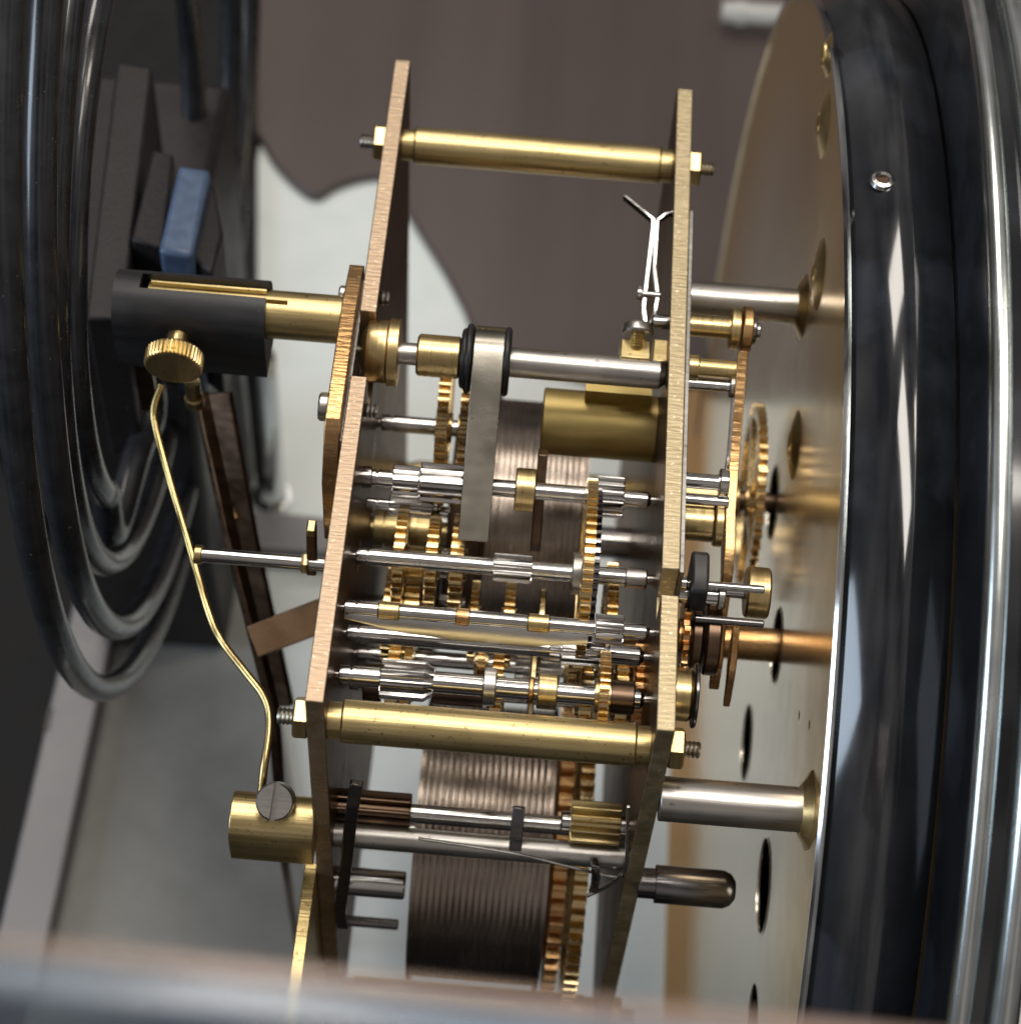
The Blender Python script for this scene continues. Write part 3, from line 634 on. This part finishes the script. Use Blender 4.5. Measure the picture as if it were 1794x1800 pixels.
# small brass hanger under the sleeve
hq = hit(340, 690, y=yT2-1); obj('hanger', lathe([(0, 0), (0, 1.3), (4, 1.3), (4.2, 1.6), (6, 1.6), (6, 0)], 0, 0, None, 24, (0, 0, -1), (hq.x, hq.y, hq.z+3)), 'brass', sl)
hq = hit(262, 700, y=yT2-2); obj('bracket', box(hq.x-1.4, hq.x+1.4, hq.y-1.2, hq.y+1.2, hq.z-2, zT2-9.2), 'dark_bronze', sl, bevel=.3)

# ================================================================== HAMMER WIRE AND BLOCK
yH, zH = zy(478, 1440, 1.5)
hm = thing('gong_hammer', 'bent brass wire held in a brass block by a slotted screw', 'hammer', (xat(478, yH, zH), yH, zH))
cps = [(284, 676, 66), (271, 715, 63), (274, 752, 60), (296, 836, 53), (330, 950, 43), (368, 1080, 32), (392, 1130, 28), (430, 1180, 23), (462, 1222, 19), (473, 1256, 16), (472, 1296, 12.5), (464, 1350, 8), (458, 1408, 4)]
pth = [hit(a, b2, y=yy) for a, b2, yy in cps]
obj('wire', sweep(smoothpath(pth, 8), circ(.62, 14), (0, 1, 0)), 'brass_wire', hm)
xa, xb2 = xat(408, yH, zH), XL-T+.1
up = [(yH+4.3*math.cos(math.radians(a)), zH-1+4.3*math.sin(math.radians(a))) for a in range(180, -1, -12)]
obj('block', prism([(yH-4.3, zH-6)]+up+[(yH+4.3, zH-6)], xa, xb2), 'brass', hm, smooth=25, bevel=.15)
nrm = Vector((0, -.50, .86)); sp = hit(482, 1410, y=yH-.8)
oo = Vector((sp.x, sp.y, sp.z))-nrm*1.8
hd = obj('screw_head', lathe([(-2.5, 0), (-2.5, 2.85), (1.4, 2.85), (1.7, 2.6), (1.7, 0)], 0, 0, None, 40, nrm, oo), 'steel_satin', hm)
side = Vector((1, 0, 0)); al = nrm.cross(side)
bm = bmesh.new()
vs = [bm.verts.new(oo+nrm*h+side*(a+b2*.06)+al*b2) for h in (0.4, 3.0) for a, b2 in ((-.42, -4), (.42, -4), (.42, 4), (-.42, 4))]
for f in ((0, 1, 2, 3), (4, 7, 6, 5), (0, 4, 5, 1), (1, 5, 6, 2), (2, 6, 7, 3), (3, 7, 4, 0)): bm.faces.new([vs[i] for i in f])
cut(hd, [bm]); hd.data.set_sharp_from_angle(angle=math.radians(30))

# rod through the back plate with brass ends
yR, zR = yz(450, 983, -22)
t = thing('hammer_rod', 'slim steel rod with brass tips passing out of the back plate', 'rod', (xat(450, yR, zR), yR, zR))
obj('shaft', rod(xat(350, yR, zR), XL, 1.15, yR, zR), 'steel', t)
obj('tip', rod(xat(342, yR, zR), xat(356, yR, zR), 1.5, yR, zR), 'brass_turned', t)
obj('collar', hexnut(xat(530, yR, zR), xat(544, yR, zR), 1.7, yR, zR), 'brass_turned', t)
g0 = hit(547, 925, y=yR+2); g1 = hit(545, 1000, y=yR)
obj('tab', prism([(yR-1, zR-2), (yR+1.2, zR-2), (g0.y+.8, g0.z-.4), (g0.y+.3, g0.z+.2), (g0.y-.8, g0.z-.2)], xat(539, yR, zR), xat(556, yR, zR)), 'dark_bronze', t, bevel=.2)
obj('tab_tip', box(xat(540, yR, zR), xat(555, yR, zR), g0.y-1.2, g0.y+1, g0.z-1.2, g0.z+.35), 'brass', t, bevel=.2)

# brown gong stand bars and bracket
t = thing('gong_stand', 'long dark bronze bars slanting down behind the brass wire', 'stand', fp(470, 1230))
def flat(ps, w, h, nm, mat='dark_bronze'):
    return obj(nm, sweep([Vector(p) for p in ps], rect(w, h), (0, 1, .4)), mat, t, bevel=.2)
flat([hit(352, 690, y=78), hit(405, 940, y=58), hit(480, 1245, y=36), hit(500, 1500, y=26), fp(525, 1660, ZF+1)], 1.6, 2.4, 'bar')
flat([hit(385, 690, y=88), hit(432, 950, y=70), hit(495, 1240, y=50)], 5.0, 1.5, 'bar')
k = hit(404, 908, y=64); obj('rivet', lathe([(-1.5, 0), (-1.5, 1.6), (.6, 1.6), (1.0, 1.1), (1.0, 0)], 0, 0, None, 20, (0.2, -.5, .8), k), 'copper_brass', t)
k0 = hit(445, 1128, y=40); k1 = hit(556, 1060, y=44)
obj('arm', sweep([k0, Vector((XL-T+.2, k1.y, k1.z))], rect(5.6, 1.4), (0, -.5, .86)), 'bronze', t, bevel=.2)

# brass strip standing out from the back plate, low down
e0, e1 = hit(545, 1516, x=XC-1.3), hit(512, 1810, x=XC-1.3)
g = hit(545, 1516, x=XC-1.2)
zz = g.z
o = obj('brass_strip', prism([(g.y, zz), (g.y-1, zz-60), (-48, zz-60), (-48, zz)], XC-2.0, XC-.05), 'brass', None, bevel=.15)
tag(o, 'bright brass strip reaching forward from the lower back plate', 'strip')

# ================================================================== GONG
XG = -70.0
gg = thing('gong', 'coiled black steel gong rod hanging left of the movement', 'gong', (XG, 110, -40))
c0, r0, c1, r1 = Vector((107, -33)), 45.0, Vector((150, -29)), 118.0
pth = []; turns = 3.62; N = 360
for i in range(N+1):
    u = i/N; th = math.radians(205)-2*PI*turns*u + 0
    k = min(u*turns/3.0, 1.0+.1*(u*turns-3.0)/3)
    cc = c0.lerp(c1, k); rr = r0+(r1-r0)*k
    pth.append(Vector((XG-1.2*math.sin(u*9), cc.x+rr*math.cos(th), cc.y+rr*math.sin(th))))
obj('coil', sweep(pth, circ(2.45, 18), (1, 0, 0)), 'gong_black', gg, smooth=60)
# inner end runs straight to the block
e = pth[0]
blk = hit(330, 370, z=-24)
obj('coil_tail', sweep(smoothpath([pth[1], e, hit(200, 935, x=XG), hit(240, 800, x=XG+1), hit(268, 705, x=XG+2), Vector((XG, 100, -38))], 6), circ(2.6, 14), (1, 0, 0)), 'gong_black', gg, smooth=60)
def blockpx(nm, corners, z, h, mat, bev=.6):
    q = [hit(a, b2, z=z) for a, b2 in corners]
    return obj(nm, slab([(v.x, v.y) for v in q], z-h, z), mat, gg, bevel=bev)
blockpx('block', [(205, 108), (268, 118), (215, 560), (150, 560)], -30, 40, 'cast_iron')
blockpx('block', [(268, 262), (306, 270), (286, 436), (230, 420)], -28, 40, 'cast_iron')
blockpx('block', [(314, 288), (370, 297), (338, 449), (278, 440)], -26, 40, 'iron_blue_lit', .9)
blockpx('block', [(371, 302), (392, 410), (372, 480), (338, 452)], -29, 36, 'cast_iron')
pass
# dark boss behind
bq = hit(300, 380, z=-60)
obj('boss', box(bq.x-24, bq.x+6, bq.y-24, bq.y+40, ZF+3.9, -62), 'cast_iron', gg, bevel=2)

# ================================================================== DIAL
XD = 47.0; YC, ZC, RD = 78.0, -116.0, 135.0
WD = 15.5
dl = thing('dial', 'round clock dial with polished champagne back and glossy black rim', 'dial', (XD, YC, ZC))
disc = obj('back_disc', lathe([(XD, 0), (XD, RD-.8), (XD+.1, RD-.5), (XD+.3, RD-.5), (XD+.3, 0)], YC, ZC, None, 200), 'dial_back', dl)
# warm sheen put into the colour: pale silver-gold middle, gold towards the edge
nt = MAT['dial_back'].node_tree; bs = nt.nodes['Principled BSDF']; src = bs.inputs['Base Color'].links[0].from_socket
tcn = nt.nodes.new('ShaderNodeTexCoord'); sp = nt.nodes.new('ShaderNodeSeparateXYZ'); nt.links.new(tcn.outputs['Object'], sp.inputs[0])
cb = nt.nodes.new('ShaderNodeCombineXYZ'); nt.links.new(sp.outputs['Y'], cb.inputs['Y']); nt.links.new(sp.outputs['Z'], cb.inputs['Z'])
vl = nt.nodes.new('ShaderNodeVectorMath'); vl.operation = 'LENGTH'; nt.links.new(cb.outputs[0], vl.inputs[0])
mrr = nt.nodes.new('ShaderNodeMapRange'); mrr.interpolation_type = 'SMOOTHSTEP'; mrr.inputs['From Min'].default_value = 0.080; mrr.inputs['From Max'].default_value = 0.132
nt.links.new(vl.outputs['Value'], mrr.inputs['Value'])
mxx = nt.nodes.new('ShaderNodeMixRGB'); nt.links.new(mrr.outputs['Result'], mxx.inputs['Fac']); nt.links.new(src, mxx.inputs['Color1'])
mxx.inputs['Color2'].default_value = (0.83, 0.57, 0.24, 1); nt.links.new(mxx.outputs['Color'], bs.inputs['Base Color'])
def dh(px, py): q = hit(px, py, x=XD); return q.y, q.z
holes = []
for px, py, r in ((1358, 884, 6.6), (1365, 1135, 6.3), (1312, 1305, 7.0), (1342, 1557, 7.8), (1322, 1800, 6.5), (1404, 1258, .8), (1422, 1275, .8)):
    yy, z3 = dh(px, py); holes.append(rod(XD-3, XD+4, r, yy, z3, .01, None, 48))
rivs = ((1440, 482, 6.0), (1449, 218, 5.8), (1457, 96, 3.8), (1397, 783, 6.0))
for px, py, r in rivs:
    yy, z3 = dh(px, py); holes.append(rod(XD-3, XD+4, 1.5, yy, z3, .01, None, 24))
cut(disc, holes)
for p in disc.data.polygons: p.use_smooth = False
obj('rim_line', lathe([(XD-.5, RD-.6), (XD-.55, RD+.2), (XD-.1, RD+.55), (XD+.45, RD+.4), (XD+.5, RD-.6)], YC, ZC, None, 220), 'chrome', dl)
rp_ = [(XD+.5, RD-1.0)]+[(XD+.5+(WD-.5)*k/22, RD-.6+3.6*math.sin(PI*k/22*.93)) for k in range(23)]
obj('rim', lathe(rp_+[(XD+WD, RD-6), (XD+WD-1, RD-8), (XD+4, RD-8)], YC, ZC, None, 220), 'black_gloss', dl, smooth=40)
obj('dial_face', rod(XD+9, XD+10, RD-7, YC, ZC, .1, None, 120), 'black_oxide', dl)
def ringwash(px, py, r, nm='grommet'):
    yy, z3 = dh(px, py)
    obj(nm, lathe([(XD-.02, 1.5), (XD-.9, 1.5), (XD-1.1, 2.0), (XD-.8, r*.55), (XD-.25, r*.9), (XD-.02, r)], yy, z3, None, 28), 'gilt', dl)
for px, py, r in ((1358, 884, 6.6), (1365, 1135, 6.3), (1312, 1305, 7.0), (1342, 1557, 7.8)):
    yy, z3 = dh(px, py)
    obj('hole_lip', lathe([(XD-.02, r-.02), (XD-.16, r), (XD-.16, r+.22), (XD-.02, r+.45)], yy, z3, None, 48), 'dial_back', dl)
for px, py, r in rivs: ringwash(px, py, r)
# radial screw hole on the black rim
q = hit(1552, 315, x=XD+5.2); rad = Vector((0, q.y-YC, q.z-ZC)).normalized(); base = Vector((XD+5.2, YC, ZC))+rad*(RD+2.0)
obj('eyelet', lathe([(0, .95), (.9, .95), (1.15, 1.25), (.9, 1.75), (.3, 2.0)], 0, 0, None, 32, rad, base), 'spring_steel', dl)
obj('eyelet_hole', lathe([(0, 0), (.55, 0), (.55, 1.0), (0, 1.0)], 0, 0, None, 24, rad, base), 'dark_bronze', dl)
def foot(px, py, r, w):
    yy, z3 = dh(px, py)
    f = obj('dial_foot', rod(XR+T+.05, XD+.05, r, yy, z3, .1, None, 40), 'steel_satin', dl)
    obj('washer', lathe([(XD-1.3, r*.9), (XD-1.3, r+.6), (XD-.6, w*.8), (XD-.02, w)], yy, z3, None, 8), 'gilt', f)
foot(1412, 540, 3.0, 5.9); foot(1421, 1425, 3.3, 6.2)
# bezel ring with glass
bz = thing('bezel', 'chrome and glass bezel ring closing the dial front', 'bezel', (XD+WD+4, YC, ZC))
XB = XD+15.8
obj('flange', lathe([(XB, RD-9), (XB, RD+18), (XB+.5, RD+18.6), (XB+8, RD+18.6), (XB+8, RD-9)], YC, ZC, None, 220), 'black_gloss', bz, smooth=20)
obj('edge_ring', lathe([(XB+.1, RD+18.4), (XB+.2, RD+19.6), (XB+.9, RD+20.3), (XB+2.2, RD+20.4), (XB+3.0, RD+19.8), (XB+3.2, RD+18.8), (XB+3.0, RD+18.3)], YC, ZC, None, 220), 'chrome_satin', bz, smooth=60)
obj('edge_ring', lathe([(XB+5.2, RD+18.4), (XB+5.4, RD+20.6), (XB+6.4, RD+21.6), (XB+8.2, RD+21.6), (XB+9.0, RD+20.6), (XB+9.0, RD+18.3)], YC, ZC, None, 220), 'chrome_satin', bz, smooth=60)
obj('glass', lathe([(XB+6, 0), (XB+6, RD-8.9), (XB+7.5, RD-8.9), (XB+7.5, 0)], YC, ZC, None, 120), 'glass', bz)

# ================================================================== MOTION WORK BETWEEN FRONT PLATE AND DIAL
XP = XR+T
yS, zS = dh(1358, 884)
t = thing('centre_shaft', 'dark bronze centre shaft with thin toothed wheel before the dial', 'shaft', (30, yS, zS))
obj('shaft', rod(XP-.2, XD+6, 1.85, yS, zS), 'dark_bronze', t)
xw = xat(1331, yS+13, zS+9)
obj('wheel', wheel(xw-.7, xw+.7, 17.6, yS, zS, pitch=2.3, depth=1.5, hub=3.0, rimw=1.3), 'wheel_brass', t)
obj('hub', rod(XP, xw-2.2, 3.4, yS, zS, .2), 'brass_turned', t)
yS, zS = dh(1365, 1135)
t = thing('winding_tube', 'copper coloured tube running from the movement to a dial hole', 'tube', (34, yS, zS))
obj('tube', rod(XP-.2, XD+5, 2.9, yS, zS), 'copper_brass', t)
# brass hub drum
yk, zk = yz(1330, 1042, -15)
t = thing('hub_wheel', 'short bright brass drum on a pin beside the lever', 'hub', (xat(1330, yk, zk), yk, zk))
obj('drum', rod(xat(1309, yk, zk), xat(1351, yk, zk), 3.9, yk, zk, .3, None, 40), 'brass_turned', t)
obj('pin', rod(XP-.1, xat(1312, yk, zk), 1.1, yk, zk), 'steel', t)
# lever plate (rack lever)
xl = xat(1303, topy(1303, 620), -3)
def lyz(px, py, x): q = hit(px, py, x=x); return q.y, q.z
ytop, ylow = hit(1305, 618, x=xl).y, hit(1270, 1180, x=xl).y
pts = [lyz(a, b2, xl) for a, b2 in ((1306, 616), (1294, 760), (1284, 900), (1283, 960), (1279, 1010), (1268, 1090), (1262, 1160))]
low = [(y-2.2, z-5.5) for y, z in reversed(pts)]
rl = thing('rack_lever', 'long copper brass lever standing edge on outside the front plate', 'lever', (xl, pts[3][0], pts[3][1]))
obj('lever_plate', prism(pts+low, xl-.8, xl+.8), 'copper_brass', rl, bevel=.15)
pts2 = [lyz(a, b2, xl+.9) for a, b2 in ((1288, 1098), (1284, 1150), (1279, 1188))]
obj('lever_end', prism(pts2+[(y-2, z-6) for y, z in reversed(pts2)], xl+.85, xl+2.0), 'copper_brass', rl, bevel=.15)
# posts
def stud(label, px0, px1, py, z, r, mat, head=None, name='stud', cat='stud', hmat=None):
    y, z = yz((px0+px1)/2, py, z); t = thing(name, label, cat, (XP, y, z))
    obj('shank', rod(XP-.2 if px0 is None else min(xat(px0, y, z), XP+.1) if px0 < 1216 else xat(px0, y, z), xat(px1, y, z), r, y, z), mat, t)
    if head:
        for a, b2, rr, mm in head: obj('head', rod(xat(a, y, z), xat(b2, y, z), rr, y, z, .2, None, 36), mm, t)
    return t
stud('brass post with stacked brass discs and steel pin above the lever', 1200, 1290, 574, -4.5, 1.75, 'brass_turned', [(1282, 1300, 3.3, 'brass_turned'), (1303, 1320, 3.7, 'copper_brass'), (1320, 1328, 2.3, 'steel_dark'), (1328, 1336, 1.3, 'steel')], 'lever_post', 'post')
stud('short brass post with steel shank touching the lever', 1200, 1304, 648, -4.5, 1.45, 'brass', [(1208, 1228, 1.9, 'brass_turned')], 'lever_post', 'post')
stud('steel pin with wide collar just below the short brass post', 1200, 1292, 676, -6.5, .95, 'steel', [(1281, 1294, 1.9, 'steel_satin')], 'lever_pin', 'pin')
stud('polished steel pin with round collar above the brass spacer', 1190, 1272, 846, -8, 1.2, 'steel', [(1263, 1280, 2.2, 'steel')], 'lever_pin', 'pin')
stud('bright slim steel pin without collar above the brass spacer', 1190, 1280, 880, -10, 1.0, 'steel', None, 'lever_pin', 'pin')
stud('wide brass spacer with collar left of the lever', 1190, 1252, 918, -13, 2.9, 'brass_turned', [(1254, 1270, 3.5, 'brass_turned')], 'lever_post', 'spacer')
stud('thin steel pin poking through the lever beside the brass drum', 1180, 1343, 1030, -8, .62, 'steel', [(1185, 1208, 1.0, 'steel')], 'lever_pin', 'pin')
stud('steel stud with satin collar below the black cam', 1180, 1262, 1045, -10.5, 1.5, 'steel', [(1260, 1274, 1.9, 'steel_satin')], 'lever_pin', 'pin')
stud('thin dark pin low on the lever', 1220, 1342, 1092, -12, .6, 'steel_dark', None, 'lever_pin', 'pin')
# black cam
y_, z_ = yz(1228, 1010, -6)
o = obj('black_cam', prism([(y_+4.0, z_+.2), (y_+2.8, z_+1.6), (y_-1.2, z_+1.5), (y_-3.2, z_+.3), (y_-3.4, z_-5), (y_+3.4, z_-6)], xat(1214, y_, z_), xat(1245, y_, z_)), 'black_oxide', None, bevel=.45)
tag(o, 'rounded black cam block between front plate and lever', 'cam')
# brown discs and yellow knob low on the front
y_, z_ = yz(1208, 1222, -14)
t = thing('front_knob', 'yellow brass knob low on the outer face of front plate', 'knob', (XP, y_, z_))
obj('knob', rod(XP-.1, xat(1216, y_, z_), 3.9, y_, z_, .5, None, 40), 'brass_turned', t)
obj('plate', rod(xat(1217, y_, z_), xat(1224, y_, z_), 4.8, y_, z_, .15, None, 40), 'steel_dark', t)
y_, z_ = yz(1225, 1120, -18)
t = thing('star_wheel', 'dark bronze star wheel outside the front plate', 'wheel', (XP, y_, z_))
obj('wheel', wheel(xat(1196, y_, z_), xat(1206, y_, z_), 6.5, y_, z_, n=14, depth=1.6, spokes=4), 'copper_brass', t)
obj('cam_disc', rod(xat(1212, y_, z_), xat(1232, y_, z_), 4.8, y_, z_, .3, None, 36), 'dark_bronze', t)
obj('cam_disc', rod(xat(1236, y_, z_), xat(1262, y_, z_), 5.6, y_, z_, .3, None, 36), 'dark_bronze', t)
# slender spring beside lever
t = thing('lever_spring', 'thin pale leaf spring lying along the lever', 'spring', hit(1275, 800, x=xl-1.6))
q = [hit(a, b2, x=xl-1.5) for a, b2 in ((1288, 700), (1280, 800), (1272, 850))]
obj('leaf', sweep(q, rect(.4, 2), (0, -.5, .86)), 'spring_steel', t)
# dark rod with rounded end, low right
yq, zq = zy(1200, 1558, 1.0)
o = obj('winding_rod', lathe([(XP-.3, 0), (XP-.3, 2.4), (xat(1150, yq, zq), 2.4), (xat(1151, yq, zq), 3.0), (xat(1270, yq, zq), 3.0), (xat(1283, yq, zq), 2.5), (xat(1291, yq, zq), 1.5), (xat(1293, yq, zq), 0)], yq, zq, None, 32), 'steel_dark')
tag(o, 'dark steel rod with rounded end low outside the front plate', 'rod')

# ================================================================== GLASS PANE IN FRONT
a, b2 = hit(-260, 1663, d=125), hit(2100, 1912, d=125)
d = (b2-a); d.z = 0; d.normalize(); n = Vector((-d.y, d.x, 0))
gp = thing('glass_pane', 'blurred glass pane with peach and blue reflections tinted into its polished upper edge in front of the movement', 'glass pane', a.lerp(b2, .5)+Vector((0, 0, -70)))
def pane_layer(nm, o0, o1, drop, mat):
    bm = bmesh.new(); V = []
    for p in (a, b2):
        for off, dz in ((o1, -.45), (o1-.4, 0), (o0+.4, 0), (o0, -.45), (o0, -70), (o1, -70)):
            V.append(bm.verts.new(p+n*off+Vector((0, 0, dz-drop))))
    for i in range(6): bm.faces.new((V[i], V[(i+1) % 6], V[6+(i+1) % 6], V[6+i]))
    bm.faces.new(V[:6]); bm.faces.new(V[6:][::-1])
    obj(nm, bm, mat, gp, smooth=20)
pane_layer('peach_sheen_sheet', .62, 2.0, .5, 'glass_peach_sheen')  # made-up sheet whose tint carries the peach reflection
pane_layer('blue_sheen_sheet', -2.0, .6, 0, 'glass_blue_sheen')  # sheet of the pane with the blue reflection in its tint
